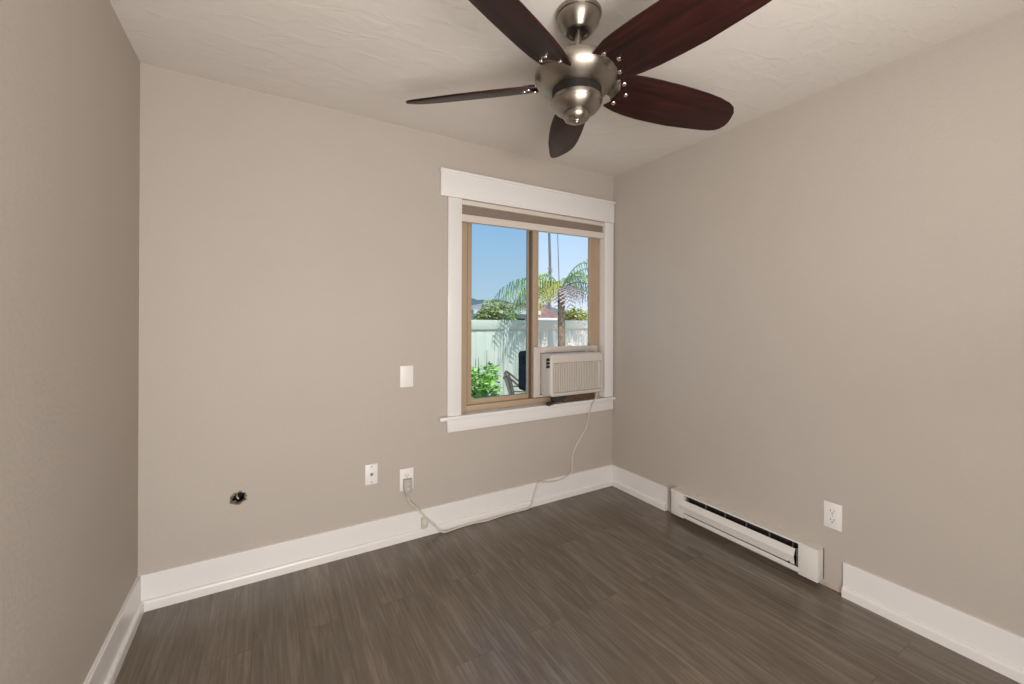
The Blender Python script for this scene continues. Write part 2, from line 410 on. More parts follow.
# shade (raised)
sh = empty('raised_shade', (2.155, 0.01, 1.92), 'raised taupe window shade gathered under the white window head', 'window shade')
MB().box(1.5515, 2.7525, -0.014, 0.026, 2.032, 2.0600, 0.002).build('headrail', M['shaderail'], sh)
fb = MB()
for k in range(7):
    z = 1.973 + k*0.0085
    fb.prism([(0.004, z), (-0.001, z+0.00425), (0.004, z+0.0085), (0.024, z+0.0085), (0.027, z+0.00425), (0.024, z)],
             lambda a, b: (1.553, a, b), lambda a, b: (2.750, a, b+0.003))
fb.build('shade_fabric', M['shade'], sh, smooth=False)
rl = MB()
rl.prism([(-0.012, 1.930), (-0.010, 1.927), (0.026, 1.927), (0.028, 1.930), (0.028, 1.969), (0.026, 1.972), (-0.010, 1.972), (-0.012, 1.969)],
         lambda a, b: (1.5515, a, b-0.002), lambda a, b: (2.7525, a, b+0.010))
rl.build('bottom_rail', M['shaderail'], sh, smooth=False)

# ------------------------------------------------------------------ air conditioner in the window
ac = empty('window_air_conditioner', (2.41, -0.05, 0.766), 'off-white window air conditioner sitting in the right half of the window', 'air conditioner')
AX0, AX1, AZ0, AZ1, AF = 2.168, 2.660, 0.766, 1.064, -0.118
MB().box(AX0+0.004, AX1-0.004, -0.080, 0.030, AZ0+0.003, AZ1-0.003, 0.008).build('body', M['acplastic'], ac)
MB().box(AX0+0.006, AX1-0.006, 0.028, 0.335, AZ0-0.012, AZ1-0.004, 0.028, 4).build('rear_case', M['slate'], ac)
# front bezel ring (rounded), recessed grille
def rring(x0, x1, z0, z1, r, n=6):
    pts = []
    for cx, cz, a0 in ((x1-r, z1-r, 0), (x0+r, z1-r, PI/2), (x0+r, z0+r, PI), (x1-r, z0+r, 3*PI/2)):
        for k in range(n+1):
            a = a0 + PI/2*k/n; pts.append((cx+r*math.cos(a), cz+r*math.sin(a)))
    return pts
def loft(rings):
    b = bmesh.new(); V = [[b.verts.new((x, y, z)) for x, z in pts] for pts, y in rings]
    n = len(V[0])
    for A, B in zip(V, V[1:]):
        for i in range(n): b.faces.new((A[i], A[(i+1) % n], B[(i+1) % n], B[i]))
    return b, V
bz, V = loft([(rring(AX0, AX1, AZ0, AZ1, 0.032), -0.070), (rring(AX0, AX1, AZ0, AZ1, 0.032), AF+0.016),
              (rring(AX0+0.004, AX1-0.004, AZ0+0.004, AZ1-0.004, 0.030), AF+0.005),
              (rring(AX0+0.011, AX1-0.011, AZ0+0.011, AZ1-0.011, 0.025), AF),
              (rring(AX0+0.024, AX1-0.026, AZ0+0.026, AZ1-0.062, 0.008), AF),
              (rring(AX0+0.026, AX1-0.028, AZ0+0.028, AZ1-0.064, 0.007), AF+0.007),
              (rring(AX0+0.026, AX1-0.028, AZ0+0.028, AZ1-0.064, 0.007), -0.070)])
bmesh.ops.recalc_face_normals(bz, faces=bz.faces)
mb = MB(); mb._merge(bz); bezel = mb.build('front_bezel', M['acplastic'], ac)
g = MB(); gx0, gx1, gz0, gz1 = AX0+0.027, AX1-0.029, AZ0+0.029, AZ1-0.065
g.box(gx0, gx1, AF+0.013, AF+0.020, gz0, gz1)
n = 28
for k in range(n):
    x = gx0 + (gx1-gx0)*(k+0.5)/n
    g.box(x-0.0042, x+0.0042, AF+0.004, AF+0.0135, gz0+0.001, gz1-0.001)
for k in range(1, 14):
    z = gz0 + (gz1-gz0)*k/14
    g.box(gx0, gx1, AF+0.0100, AF+0.0135, z-0.0012, z+0.0012)
g.build('intake_grille', M['acgrey'], ac, smooth=False)
pn = MB().box(2.600, 2.6265, AF+0.0035, AF+0.0068, gz0+0.004, gz1-0.004, 0.001).build('control_panel', M['acgrey'], ac)
MB().box(AX0+0.035, AX1-0.045, AF-0.0006, AF+0.002, AZ1-0.0470, AZ1-0.0455).build('seam', M['acgrey'], bezel, smooth=False)
v = MB()                                        # black side louvres
for k in range(3):
    z = AZ1-0.040 - k*0.024
    mt_ = Matrix.Translation((AX0+0.0005, -0.088, z)) @ Matrix.Rotation(math.radians(-14), 4, 'X')
    v.box(-0.003, 0.003, -0.019, 0.019, -0.0095, 0.0095, 0.001, mtx=mt_)
v.build('side_louvre', M['dark'], ac, smooth=False)
# white closing panel around the unit
MB().box(2.114, AX0-0.0005, 0.004, 0.020, 0.752, 1.108, 0.002).box(AX1+0.0005, 2.706, 0.004, 0.020, 0.752, 1.104, 0.002) \
    .box(AX0-0.001, AX1+0.001, 0.004, 0.020, AZ1+0.001, 1.106, 0.002).box(AX0-0.001, AX1+0.001, 0.004, 0.020, 0.752, AZ0-0.001, 0.002).build('closing_panel', M['acplastic'], ac)
# support block and foam under the unit
MB().box(2.36, 2.66, -0.015, 0.0035, 0.6987, 0.7655, 0.001).build('support_block', M['shim'], ac, smooth=False)
mtx = Matrix.Translation((2.27, -0.045, 0.718)) @ Matrix.Rotation(math.radians(12), 4, 'Z') @ Matrix.Rotation(math.radians(-10), 4, 'Y')
MB().box(-0.085, 0.11, -0.012, 0.022, -0.006, 0.010, 0.002, mtx=mtx).box(-0.02, 0.09, -0.012, 0.03, 0.010, 0.040, 0.002, mtx=mtx).build('foam_strip', M['foam'], ac, smooth=False)
# power cord: drops from the unit, runs along the baseboard to the outlet
cord_pts = [(2.655, -0.050, 0.7675), (2.652, -0.048, 0.735), (2.628, -0.049, 0.690), (2.606, -0.045, 0.66), (2.604, -0.030, 0.612), (2.595, -0.012, 0.560), (2.592, -0.0065, 0.500),
    (2.550, -0.0062, 0.440), (2.505, -0.0062, 0.382), (2.466, -0.0062, 0.330), (2.450, -0.0064, 0.280), (2.444, -0.009, 0.230), (2.440, -0.0185, 0.180), (2.420, -0.0195, 0.166), (2.365, -0.0195, 0.147), (2.307, -0.0195, 0.138),
    (2.230, -0.0195, 0.143), (2.170, -0.0195, 0.157), (2.135, -0.0195, 0.162), (2.116, -0.022, 0.132), (2.095, -0.030, 0.080), (2.075, -0.036, 0.040), (2.055, -0.045, 0.008),
    (1.99, -0.040, 0.0058), (1.88, -0.036, 0.0058), (1.80, -0.042, 0.0058), (1.72, -0.052, 0.0058), (1.64, -0.038, 0.0058), (1.56, -0.038, 0.0058), (1.47, -0.048, 0.0058), (1.425, -0.055, 0.0060),
    (1.400, -0.040, 0.016), (1.375, -0.0340, 0.050), (1.345, -0.026, 0.078), (1.315, -0.0200, 0.110), (1.303, -0.0195, 0.128), (1.284, -0.0195, 0.153), (1.262, -0.016, 0.180), (1.235, -0.014, 0.205),
    (1.215, -0.016, 0.232), (1.208, -0.019, 0.262)]
pc = MB().tube(cord_pts, 0.0056, n=8, smooth=2).build('power_cord', M['cord'], ac)
loopp = [(1.312 + 0.014*math.sin(t)*(1-0.1*t/6.3), -0.036+0.006*math.cos(t), 0.083 + 0.030*math.cos(t)) for t in [2*PI*i/14 for i in range(14)]]
MB().tube(loopp + [loopp[0]], 0.0042, n=8, smooth=1).box(1.292, 1.301, -0.034, -0.018, 0.052, 0.112, 0.003).build('cord_loop', M['cord'], pc)
pl = MB()
px, pz = 1.2075, 0.327
pl.prism([(-0.024, 0.034), (0.024, 0.034), (0.025, -0.022), (0.012, -0.056), (0.007, -0.066), (-0.007, -0.066), (-0.012, -0.056), (-0.025, -0.022)],
         lambda a, c: (px+a, -0.0092, pz+c), lambda a, c: (px+a, -0.036, pz+c), bev=0.003)
plug = pl.build('plug', M['plug'], ac)
MB().box(px-0.006, px+0.006, -0.0385, -0.035, pz+0.004, pz+0.018, 0.001).box(px-0.010, px+0.010, -0.0380, -0.035, pz-0.03, pz-0.014, 0.001).build('reset_button', M['acgrey'], plug)

# ------------------------------------------------------------------ wall plates
def screw_head(mb, c, n, r=0.0035):
    # little domed screw head with axis n
    q = Vector((0, 0, 1)).rotation_difference(Vector(n)).to_matrix().to_4x4()
    mb.lathe([(r, 0), (r, 0.0006), (r*0.7, 0.0013), (0, 0.0015)], n=12, mtx=Matrix.Translation(c) @ q)

bp_ = MB().box(1.166, 1.244, -0.006, 0.0, 0.900, 1.026, 0.002)
o = bp_.build('blank_wall_plate', M['plastic']); rebase(o)
tag(o, 'plain blank white wall plate, the highest one, left of the window', 'wall plate')

cp = empty('cable_jack_plate', (1.005, 0, 0.364), 'white wall plate with one round cable jack, left of the plugged outlet', 'cable plate')
MB().box(0.971, 1.039, -0.006, 0, 0.364, 0.478, 0.002).build('plate', M['plastic'], cp)
jm = Matrix.Translation((1.005, -0.0055, 0.421)) @ Matrix.Rotation(PI/2, 4, 'X')
MB().lathe([(0.0085, 0), (0.0085, 0.004), (0.0058, 0.0042), (0.0058, 0.011), (0.003, 0.011), (0.003, 0.006), (0, 0.006)], n=20, mtx=jm).build('coax_jack', M['brass'], cp)
for z in (0.465, 0.377):
    s_ = MB(); screw_head(s_, (1.005, -0.006, z), (0, -1, 0), 0.0042); s_.build('plate_screw', M['brass'], cp)

def outlet(name, label, loc, mtx, w, h, plugged):
    """duplex outlet modelled facing -Y at the origin, moved by mtx (parts get baked in)"""
    o = empty(name, loc, label, 'outlet')
    def put(nm, mb, m, par=o):
        bmesh.ops.transform(mb.bm, matrix=mtx, verts=mb.bm.verts); return mb.build(nm, m, par)
    put('plate', MB().box(-w/2, w/2, -0.006, 0, -h/2, h/2, 0.002), M['plastic'])
    for s in (1, -1):
        zc = s*0.0215
        mb = MB(); prof = rring(-0.0175, 0.0175, zc-0.0165, zc+0.0165, 0.011)
        mb.prism(prof, lambda a, b: (a, -0.0055, b), lambda a, b: (a, -0.0088, b))
        r = put('receptacle', mb, M['plastic'])
        mb = MB().box(-0.0085, -0.0058, -0.0093, -0.0080, zc-0.001, zc+0.009).box(0.0058, 0.0085, -0.0093, -0.0080, zc-0.001, zc+0.008)
        mb.lathe([(0.0032, 0), (0.0032, 0.0012), (0, 0.0012)], n=12, mtx=Matrix.Translation((0, -0.0081, zc-0.008)) @ Matrix.Rotation(PI/2, 4, 'X'))
        put('slots', mb, M['slot'], r)
        rim = MB().tube([(a, -0.0060, b) for a, b in prof] + [(prof[0][0], -0.0060, prof[0][1])], 0.0007, n=6); put('rim', rim, M['acgrey'], r)
    s_ = MB(); screw_head(s_, (0, -0.006, 0), (0, -1, 0)); put('plate_screw', s_, M['acgrey'])
    return o
outlet('wall_outlet', 'white outlet on back wall with grey plug hanging in it', (1.2075, 0, 0.290), Matrix.Translation((1.2075, 0, 0.3540)), 0.082, 0.128, True)
outlet('wall_outlet.001', 'white empty outlet on right wall above the end of heater', (W, -1.495, 0.294),
       Matrix.Translation((W, -1.495, 0.3570)) @ Matrix.Rotation(-PI/2, 4, 'Z'), 0.076, 0.125, False)

# ------------------------------------------------------------------ ragged hole
hl = empty('wall_hole', (HX, 0, HZ-0.03), 'ragged dark hole cut in the back wall, low on the left', 'hole')
cup = bmesh.new()
R0 = [cup.verts.new((HX+(x-HX)*1.0, 0.0130, HZ+(z-HZ)*1.0)) for x, z in hole]
R1 = [cup.verts.new((HX+(x-HX)*0.98, 0.085, HZ+(z-HZ)*0.98)) for x, z in hole]
for i in range(len(hole)): cup.faces.new((R0[i], R0[(i+1) % 22], R1[(i+1) % 22], R1[i]))
cup.faces.new(R1)
mb = MB(); mb._merge(cup); mb.build('cavity', M['dark'], hl, smooth=False)
rm = bmesh.new()
ringA, ringB, ringC = [], [], []
for i, (x, z) in enumerate(hole):
    a = math.atan2(z-HZ, x-HX); ux, uz = math.cos(a), math.sin(a)
    q = random.uniform(-0.003, 0.003)
    ringA.append(rm.verts.new((x+ux*(0.0035+q), -0.0006, z+uz*(0.0035+q))))
    ringB.append(rm.verts.new((x-ux*0.002, -0.0022-abs(q)*0.3, z-uz*0.002)))
    ins = 0.012+q if (1.9 < a or a < -2.0) else 0.006+q
    ringC.append(rm.verts.new((x-ux*ins, 0.012, z-uz*ins)))
for A, B in ((ringA, ringB), (ringB, ringC)):
    for i in range(22): rm.faces.new((A[i], A[(i+1) % 22], B[(i+1) % 22], B[i]))
bmesh.ops.recalc_face_normals(rm, faces=rm.faces)
mb = MB(); mb._merge(rm); mb.build('torn_edge', M['drywall'], hl, smooth=False)
MB().tube([(HX-0.004, 0.08, HZ+0.004), (HX-0.006, 0.03, HZ+0.006), (HX-0.004, 0.012, HZ-0.002), (HX+0.003, 0.010, HZ-0.010)], 0.0035, n=8, smooth=2).build('cable_end', M['acgrey'], hl)

# ------------------------------------------------------------------ baseboard heater
ht = empty('baseboard_heater', (W-0.03, -1.034, 0.03), 'long low white baseboard heater along the right wall', 'heater')
hx = lambda d: W-d
HY0, HY1 = -0.610, -1.458
MB().box(hx(0.008), hx(0.0005), HY1, HY0, 0.032, 0.188).build('back_plate', M['element'], ht, smooth=False)
MB().prism([(0.0005, 0.185), (0.064, 0.185), (0.064, 0.1815), (0.066, 0.1815), (0.066, 0.187), (0.064, 0.189), (0.0005, 0.189)],
           lambda a, b: (hx(a), HY0+0.001, b), lambda a, b: (hx(a), HY1-0.001, b)).build('top_cover', M['heater'], ht, smooth=False)
MB().box(hx(0.064), hx(0.008), -0.702, HY0, 0.030, 0.1835, 0.0015).build('end_cap', M['heater'], ht)
MB().box(hx(0.0655), hx(0.0005), HY1, -1.372, 0.030, 0.1835, 0.0015).build('end_cap', M['heater'], ht)
cv = [(0.052, 0.143), (0.0535, 0.144), (0.0700, 0.109), (0.060, 0.066), (0.0585, 0.0665), (0.0682, 0.109)]
MB().prism(cv, lambda a, b: (hx(a), -0.672, b), lambda a, b: (hx(a-0.001), -1.353, b)).build('front_cover', M['heater'], ht, smooth=False)
MB().prism([(0.008, 0.036), (0.058, 0.036), (0.066, 0.040), (0.066, 0.063), (0.064, 0.063), (0.063, 0.042), (0.008, 0.040)],
           lambda a, b: (hx(a), -0.702, b), lambda a, b: (hx(a), -1.373, b)).build('bottom_rail', M['heater'], ht, smooth=False)
el = MB().tube([(hx(0.030), -0.705, 0.105), (hx(0.030), -1.370, 0.105)], 0.010, n=12)
for k in range(110):
    y = -0.725 - k*0.00565
    el.box(hx(0.043), hx(0.014), y-0.0006, y+0.0006, 0.075, 0.138)
el.build('heating_element', M['element'], ht, smooth=False)
for y in (-0.725, -0.85, -0.975, -1.10, -1.225, -1.34):
    MB().box(hx(0.052), hx(0.040), y-0.0012, y+0.0012, 0.145, 0.183).build('bracket', M['steel'], ht, smooth=False)
tw = [(hx(0.052), -1.362, 0.150), (hx(0.058), -1.364, 0.118), (hx(0.050), -1.362, 0.090), (hx(0.056), -1.364, 0.068)]
MB().tube(tw, 0.004, n=6, smooth=1).build('damper_spring', M['steel'], ht)
MB().box(hx(0.0672), hx(0.057), -1.333, -1.322, 0.064, 0.0700, 0.001).build('catch', M['element'], ht)

# ------------------------------------------------------------------ ceiling fan
FX, FY = 1.4765, -1.2310
fan = empty('ceiling_fan', (FX, FY, H), 'brushed nickel ceiling fan with five dark mahogany blades', 'ceiling fan')
fc = (FX, FY, 0)
cc = (FX+0.0055, FY-0.0032, 0)          # the canopy sits a touch off the motor axis
MB().lathe([(0.0, 2.4395), (0.0805, 2.4395), (0.0835, 2.4375), (0.0845, 2.4340), (0.0845, 2.4260), (0.0830, 2.4225), (0.0795, 2.4215), (0.0800, 2.4180), (0.0785, 2.4090), (0.0735, 2.3980), (0.0645, 2.3850), (0.0555, 2.3735), (0.0515, 2.3685),
            (0.0490, 2.3655), (0.0450, 2.3645), (0.0400, 2.3650), (0.0380, 2.3690), (0.0370, 2.3800), (0.0, 2.3820)], cc, 64).build('canopy', M['nickel'], fan)
MB().lathe([(0, 2.394), (0.016, 2.393), (0.023, 2.389), (0.025, 2.383), (0.022, 2.377), (0.014, 2.371), (0, 2.371)], cc, 40).build('hanger_ball', M['gun'], fan)
MB().tube([(cc[0], cc[1], 2.378), (FX, FY, 2.255)], 0.0125, n=28).build('downrod', M['nickel'], fan)
MB().lathe([(0.0, 2.2640), (0.018, 2.2640), (0.021, 2.2610), (0.023, 2.2545), (0.050, 2.2530), (0.090, 2.2485), (0.118, 2.2415), (0.138, 2.2320), (0.1500, 2.2210), (0.1560, 2.2080), (0.1560, 2.1980),
            (0.1500, 2.1830), (0.1380, 2.1690), (0.1200, 2.1580), (0.104, 2.1520), (0.096, 2.1490), (0, 2.1490)], fc, 96).build('motor_housing', M['nickel'], fan)
MB().lathe([(0, 2.150), (0.091, 2.150), (0.091, 2.117), (0, 2.117)], fc, 64).build('gap_ring', M['gun'], fan)
cupo = MB().lathe([(0, 2.118), (0.091, 2.118), (0.0945, 2.116), (0.0955, 2.110), (0.0945, 2.104), (0.0915, 2.1015), (0.0905, 2.098), (0.0880, 2.090), (0.078, 2.078), (0.062, 2.068), (0.049, 2.064), (0, 2.064)], fc, 80).build('switch_cup', M['nickel'], fan)
MB().lathe([(0, 2.066), (0.048, 2.066), (0.0498, 2.061), (0.0490, 2.053), (0.0440, 2.044), (0.034, 2.038), (0.020, 2.0365), (0.0185, 2.0335), (0.0135, 2.0330), (0.0115, 2.0290), (0.006, 2.0265), (0, 2.0260)], fc, 56).build('finial', M['nickel'], cupo)

PIT, BZ = 0.391, 2.175
root = [(0.142, -0.064), (0.160, -0.046), (0.175, -0.026), (0.180, 0.0), (0.175, 0.026), (0.160, 0.046), (0.142, 0.064)]
upper = [(0.152, 0.0690), (0.20, 0.0800), (0.25, 0.0830), (0.32, 0.0832), (0.40, 0.0810), (0.47, 0.0775), (0.54, 0.0720), (0.60, 0.0645), (0.65, 0.0530), (0.68, 0.0400)]
tip = [(0.701, 0.018), (0.710, -0.008), (0.714, -0.030), (0.711, -0.049), (0.701, -0.066)]
lower = [(0.684, -0.078), (0.660, -0.085), (0.62, -0.0900), (0.55, -0.0950), (0.46, -0.1005), (0.38, -0.0995), (0.30, -0.0960), (0.24, -0.0895), (0.19, -0.0800), (0.152, -0.0685)]
outline = root + upper + tip + lower
TH = 0.0042
def blade_matrix(k):
    th = yaw + 0.034 + k*2*PI/5 + (0.03 if k == 0 else 0.0)
    e = Vector((math.sin(th), math.cos(th), 0)); t = Vector((math.cos(th), -math.sin(th), 0)); z = Vector((0, 0, 1))
    DROOP = 0.016 - 0.031*e.x + 0.050*e.y     # the blades hang a little unevenly
    e3 = e*math.cos(DROOP) + z*math.sin(DROOP); n3 = -e*math.sin(DROOP) + z*math.cos(DROOP)
    t3 = t*math.cos(PIT) + n3*math.sin(PIT); n = e3.cross(t3)
    mm = Matrix.Identity(4)
    for i in range(3): mm[i][0] = e3[i]; mm[i][1] = t3[i]; mm[i][2] = n[i]
    mm[2][3] = BZ - H
    return mm
# local frame of a blade: x outwards, y across, z DOWN
mb = MB(); bb = bmesh.new()
vs = [bb.verts.new((u, v_, -TH)) for u, v_ in outline]; fa = bb.faces.new(vs)
exg = bmesh.ops.extrude_face_region(bb, geom=[fa])
for vv in [q for q in exg['geom'] if isinstance(q, bmesh.types.BMVert)]: vv.co.z = TH
bmesh.ops.recalc_face_normals(bb, faces=bb.faces)
rim_e = [e_ for e_ in bb.edges if abs(e_.verts[0].co.z - e_.verts[1].co.z) < 1e-6]
bmesh.ops.bevel(bb, geom=rim_e, offset=0.0022, segments=2, profile=0.5, affect='EDGES')
mb._merge(bb)
def raw_build(mb, name, material, parent, **k):
    me = bpy.data.meshes.new(name); o = bpy.data.objects.new(name, me); COL.objects.link(o); o.parent = parent
    mb.bm.to_mesh(me); mb.bm.free(); me.materials.append(material); me.shade_smooth(); me.set_sharp_from_angle(angle=math.radians(35)); return o
blade0 = raw_build(mb, 'blade', M['blade'], fan); blade0.matrix_local = blade_matrix(0)
SCR = [(0.175, 0.042), (0.205, 0.0), (0.175, -0.042)]
for u, v_ in SCR:
    mb = MB(); mb.lathe([(0.0080, -0.001), (0.0084, 0.001), (0.0079, 0.0030), (0.0052, 0.0052), (0, 0.0062)], (u, v_, TH), 18)
    raw_build(mb, 'blade_screw', M['screw'], blade0)
mb = MB()
bk = bmesh.new()
poly = [(0.136, -0.022), (0.152, -0.026), (0.170, -0.050), (0.186, -0.050), (0.216, -0.012), (0.222, 0.0), (0.216, 0.012), (0.186, 0.050), (0.170, 0.050), (0.152, 0.026), (0.136, 0.022)]
A_ = [bk.verts.new((u, v_, -TH-0.0005)) for u, v_ in poly]; B_ = [bk.verts.new((u, v_, -TH-0.0065)) for u, v_ in poly]
for i in range(len(poly)): bk.faces.new((A_[i], A_[(i+1) % len(poly)], B_[(i+1) % len(poly)], B_[i]))
bk.faces.new(A_); bk.faces.new(B_)
bmesh.ops.recalc_face_normals(bk, faces=bk.faces); mb._merge(bk)
raw_build(mb, 'blade_bracket', M['nickel'], blade0)
for k in range(1, 5):
    b2 = blade0.copy(); COL.objects.link(b2); b2.parent = fan; b2.matrix_local = blade_matrix(k)
    for ch in [c for c in bpy.data.objects if c.parent == blade0]:
        c2 = ch.copy(); COL.objects.link(c2); c2.parent = b2

# ------------------------------------------------------------------ yard beyond the window
GZ = -0.35
struct('ground', MB().box(-20, 60, 0.125, 60, GZ-0.3, GZ), M['ground'], smooth=False)
FYY = 4.2
fe = empty('vinyl_fence', (4.29, FYY, GZ), 'tall white vinyl privacy fence across the yard beyond the window', 'fence')
posts = [0.05, 2.17, 4.29, 6.41, 8.53]
for x in posts:
    MB().box(x-0.053, x+0.053, FYY-0.02, FYY+0.10, GZ, 1.30, 0.006).build('post', M['vinyl'], fe)
for a, b_ in zip(posts, posts[1:]):
    x0, x1 = a+0.0535, b_-0.0535
    pm = MB(); w = (x1-x0)/11
    for k in range(11):
        pm.box(x0+k*w+0.0015, x0+(k+1)*w-0.0015, FYY+0.030, FYY+0.050, GZ+0.05, 1.17, 0.003)
    pm.box(x0, x1, FYY+0.038, FYY+0.048, GZ+0.05, 1.17)
    pm.build('panel', M['vinyl'], fe)
    MB().box(x0, x1, FYY-0.005, FYY+0.085, 1.125, 1.296, 0.006).build('top_rail', M['vinyl'], fe)

def leaf_cloud(mb, c, r, n, size, flat=0.3, rnd=random):
    for _ in range(n):
        while True:
            p = Vector((rnd.uniform(-1, 1), rnd.uniform(-1, 1), rnd.uniform(-1, 1)))
            if 0.25 < p.length < 1: break
        p = Vector((c[0]+p.x*r[0], c[1]+p.y*r[1], c[2]+p.z*r[2]))
        d = Vector((rnd.gauss(0, 1), rnd.gauss(0, 1), rnd.gauss(0, 1)*flat)).normalized()
        u = d.cross(Vector((rnd.gauss(0, 0.4), rnd.gauss(0, 0.4), 1))).normalized()
        L = size*rnd.uniform(0.6, 1.3); w = L*0.30
        mb.quad(p, p+d*L*0.5+u*w, p+d*L, p+d*L*0.5-u*w)

# leafy bush just outside the left pane
bs = empty('leafy_bush', (2.62, 1.8, GZ), 'bright green leafy bush outside, low in the left pane', 'bush')
lm = MB()
for c, r, n in (((2.55, 1.8, 0.55), (0.20, 0.20, 0.24), 420), ((2.715, 1.85, 0.50), (0.15, 0.16, 0.30), 340), ((2.42, 1.75, 0.40), (0.20, 0.2, 0.34), 320), ((2.60, 1.8, 0.15), (0.26, 0.22, 0.35), 300), ((2.745, 1.86, 0.72), (0.05, 0.05, 0.09), 40)):
    leaf_cloud(lm, c, r, n, 0.074)
lm.build('foliage', M['bush'], bs, smooth=False)
st = MB()
for x, dx, z in ((2.50, 0.02, 0.86), (2.66, 0.0, 0.95), (2.58, -0.03, 0.88), (2.46, -0.06, 0.9)):
    st.tube([(2.60, 1.8, GZ), (x, 1.8, 0.2), (x+dx, 1.8, z)], [0.008, 0.0025], n=6, smooth=2)
st.build('stem', M['stem'], bs)
# low ground plants by the chair
lp = MB(); leaf_cloud(lp, (3.10, 2.12, 0.14), (0.26, 0.12, 0.20), 240, 0.06)
lp2 = MB()
for k in range(6): lp2.tube([(3.07+0.02*k, 2.12, GZ), (2.93+0.07*k, 2.12, 0.10)], 0.004, n=5)
gp = empty('low_plant', (3.10, 2.12, GZ), 'low grey-green plant below the patio chair outside', 'plant')
lp.build('foliage', M['frond'], gp, smooth=False); lp2.build('stem', M['stem'], gp)

# patio chair, turned partly side on
ch = empty('patio_chair', (3.37, 2.60, GZ), 'brown metal patio chair seen through the left pane', 'patio chair')
for y in (2.42, 2.86):
    MB().tube([(3.34, y, 0.50), (3.365, y, 0.555), (3.40, y, 0.53), (3.45, y, 0.36), (3.50, y, 0.10), (3.44, y, GZ)], 0.015, n=8, smooth=2).build('rear_frame', M['wicker'], ch)
    MB().tube([(3.40, y, 0.53), (3.52, y, 0.43), (3.60, y, 0.37), (3.90, y, 0.345), (3.95, y, 0.30), (3.97, y, GZ)], 0.014, n=8, smooth=2).build('arm', M['wicker'], ch)
    MB().tube([(3.46, y, 0.33), (3.80, y, 0.325)], 0.011, n=8).build('side_rail', M['wicker'], ch)
MB().prism([(3.345, 0.50), (3.375, 0.53), (3.50, 0.12), (3.47, 0.10)], lambda a, b: (a, 2.42, b), lambda a, b: (a, 2.86, b)).build('back_sling', M['sling'], ch)
MB().prism([(3.47, 0.10), (3.48, 0.12), (3.94, 0.14), (3.94, 0.12)], lambda a, b: (a, 2.42, b), lambda a, b: (a, 2.86, b)).build('seat_sling', M['sling'], ch)
ch.rotation_euler.z = math.radians(-31)

# ---- palm in front of the fence
def frond(mb, base, az, length, rise, droop, nl=26, leaf=0.34, width=0.020, hang=0.5, rnd=random):
    d = Vector((math.cos(az), math.sin(az), 0)); P = []
    for i in range(nl+1):
        s = i/nl
        P.append(Vector(base) + d*(length*s*(1-0.12*s)) + Vector((0, 0, rise*s*2.0 - (rise*1.0+droop)*s*s)))
    mb.tube(P[::2] if len(P) % 2 else P, [0.012, 0.002], n=5)
    side = Vector((-d.y, d.x, 0))
    for i in range(2, nl+1):
        s = i/nl; t = (P[i]-P[i-1]).normalized()
        L = leaf*(0.45+1.1*s*(1.25-s))*rnd.uniform(0.85, 1.15)
        for sg in (1, -1):
            v1 = (t*0.55 + side*sg*0.8 + Vector((0, 0, 0.05))).normalized()
            a = P[i]; m1 = a + v1*L*0.5; e1 = m1 + (v1*(1-hang) + Vector((0, 0, -hang))).normalized()*L*0.5
            w = t*width*0.5
            mb.quad(a-w*0.6, a+w*0.6, m1+w, m1-w); mb.tri(m1-w, m1+w, e1)

CX, CY, CZ = 5.16, 3.70, 1.88
pm = empty('palm_tree', (CX+0.04, CY, GZ), 'green palm with drooping fronds in front of the fence', 'palm')
tr = MB(); tp = []; rr = []
for i in range(40):
    s = i/39; tp.append((CX+0.04-0.04*s, CY, GZ+(CZ-GZ)*s)); rr.append(0.074 - 0.014*s + 0.006*(i % 2))
tr.tube(tp, rr, n=14).build('trunk', M['trunk'], pm)
rs = random.Random(3)
# azimuth, length, rise, droop, leaflet length, hang
specs = [(-0.52, 0.85, 0.86, 0.70, 0.40, 0.70), (-0.85, 0.70, 0.60, 0.75, 0.34, 0.70), (-0.05, 1.35, 0.75, 0.60, 0.42, 0.65), (0.20, 1.20, 0.55, 0.60, 0.40, 0.6), (0.45, 0.85, 0.45, 0.5, 0.36, 0.6),  # right-hand fronds reach out of view, added to shade the fence
         (2.85, 0.95, 0.30, 0.55, 0.50, 0.80), (3.05, 1.30, 0.36, 0.45, 0.58, 0.82), (3.25, 1.35, 0.28, 0.50, 0.58, 0.85), (3.40, 1.05, 0.14, 0.55, 0.50, 0.85), (2.98, 1.10, 0.12, 0.60, 0.52, 0.85), (-0.20, 1.15, 0.35, 0.60, 0.50, 0.80), (0.05, 1.30, 0.18, 0.60, 0.52, 0.85), (3.52, 0.55, 0.28, 0.50, 0.34, 0.75), (3.20, 0.60, 0.22, 0.60, 0.34, 0.8), (2.5, 0.60, 0.5, 0.5, 0.36, 0.6)]
for i, (az, L, ri, dr, lf, hg) in enumerate(specs):
    mb = MB(); frond(mb, (CX, CY, CZ), az, L, ri, dr, nl=20, leaf=lf, width=0.024, hang=hg, rnd=rs)
    mb.build('frond', M['frondy'] if i in (7, 8, 12, 13) else M['frond'], pm, smooth=False)
for i in range(15):
    az = -1.1 + i*0.42
    mb = MB(); frond(mb, (CX+0.05*math.cos(az), CY+0.05*math.sin(az), CZ-0.02), az, 0.24+0.10*(i % 3), 0.14, 0.30+0.1*(i % 2), nl=9, leaf=0.32, width=0.022, hang=0.92, rnd=rs)
    mb.build('dead_frond', M['deadfrond'], pm, smooth=False)

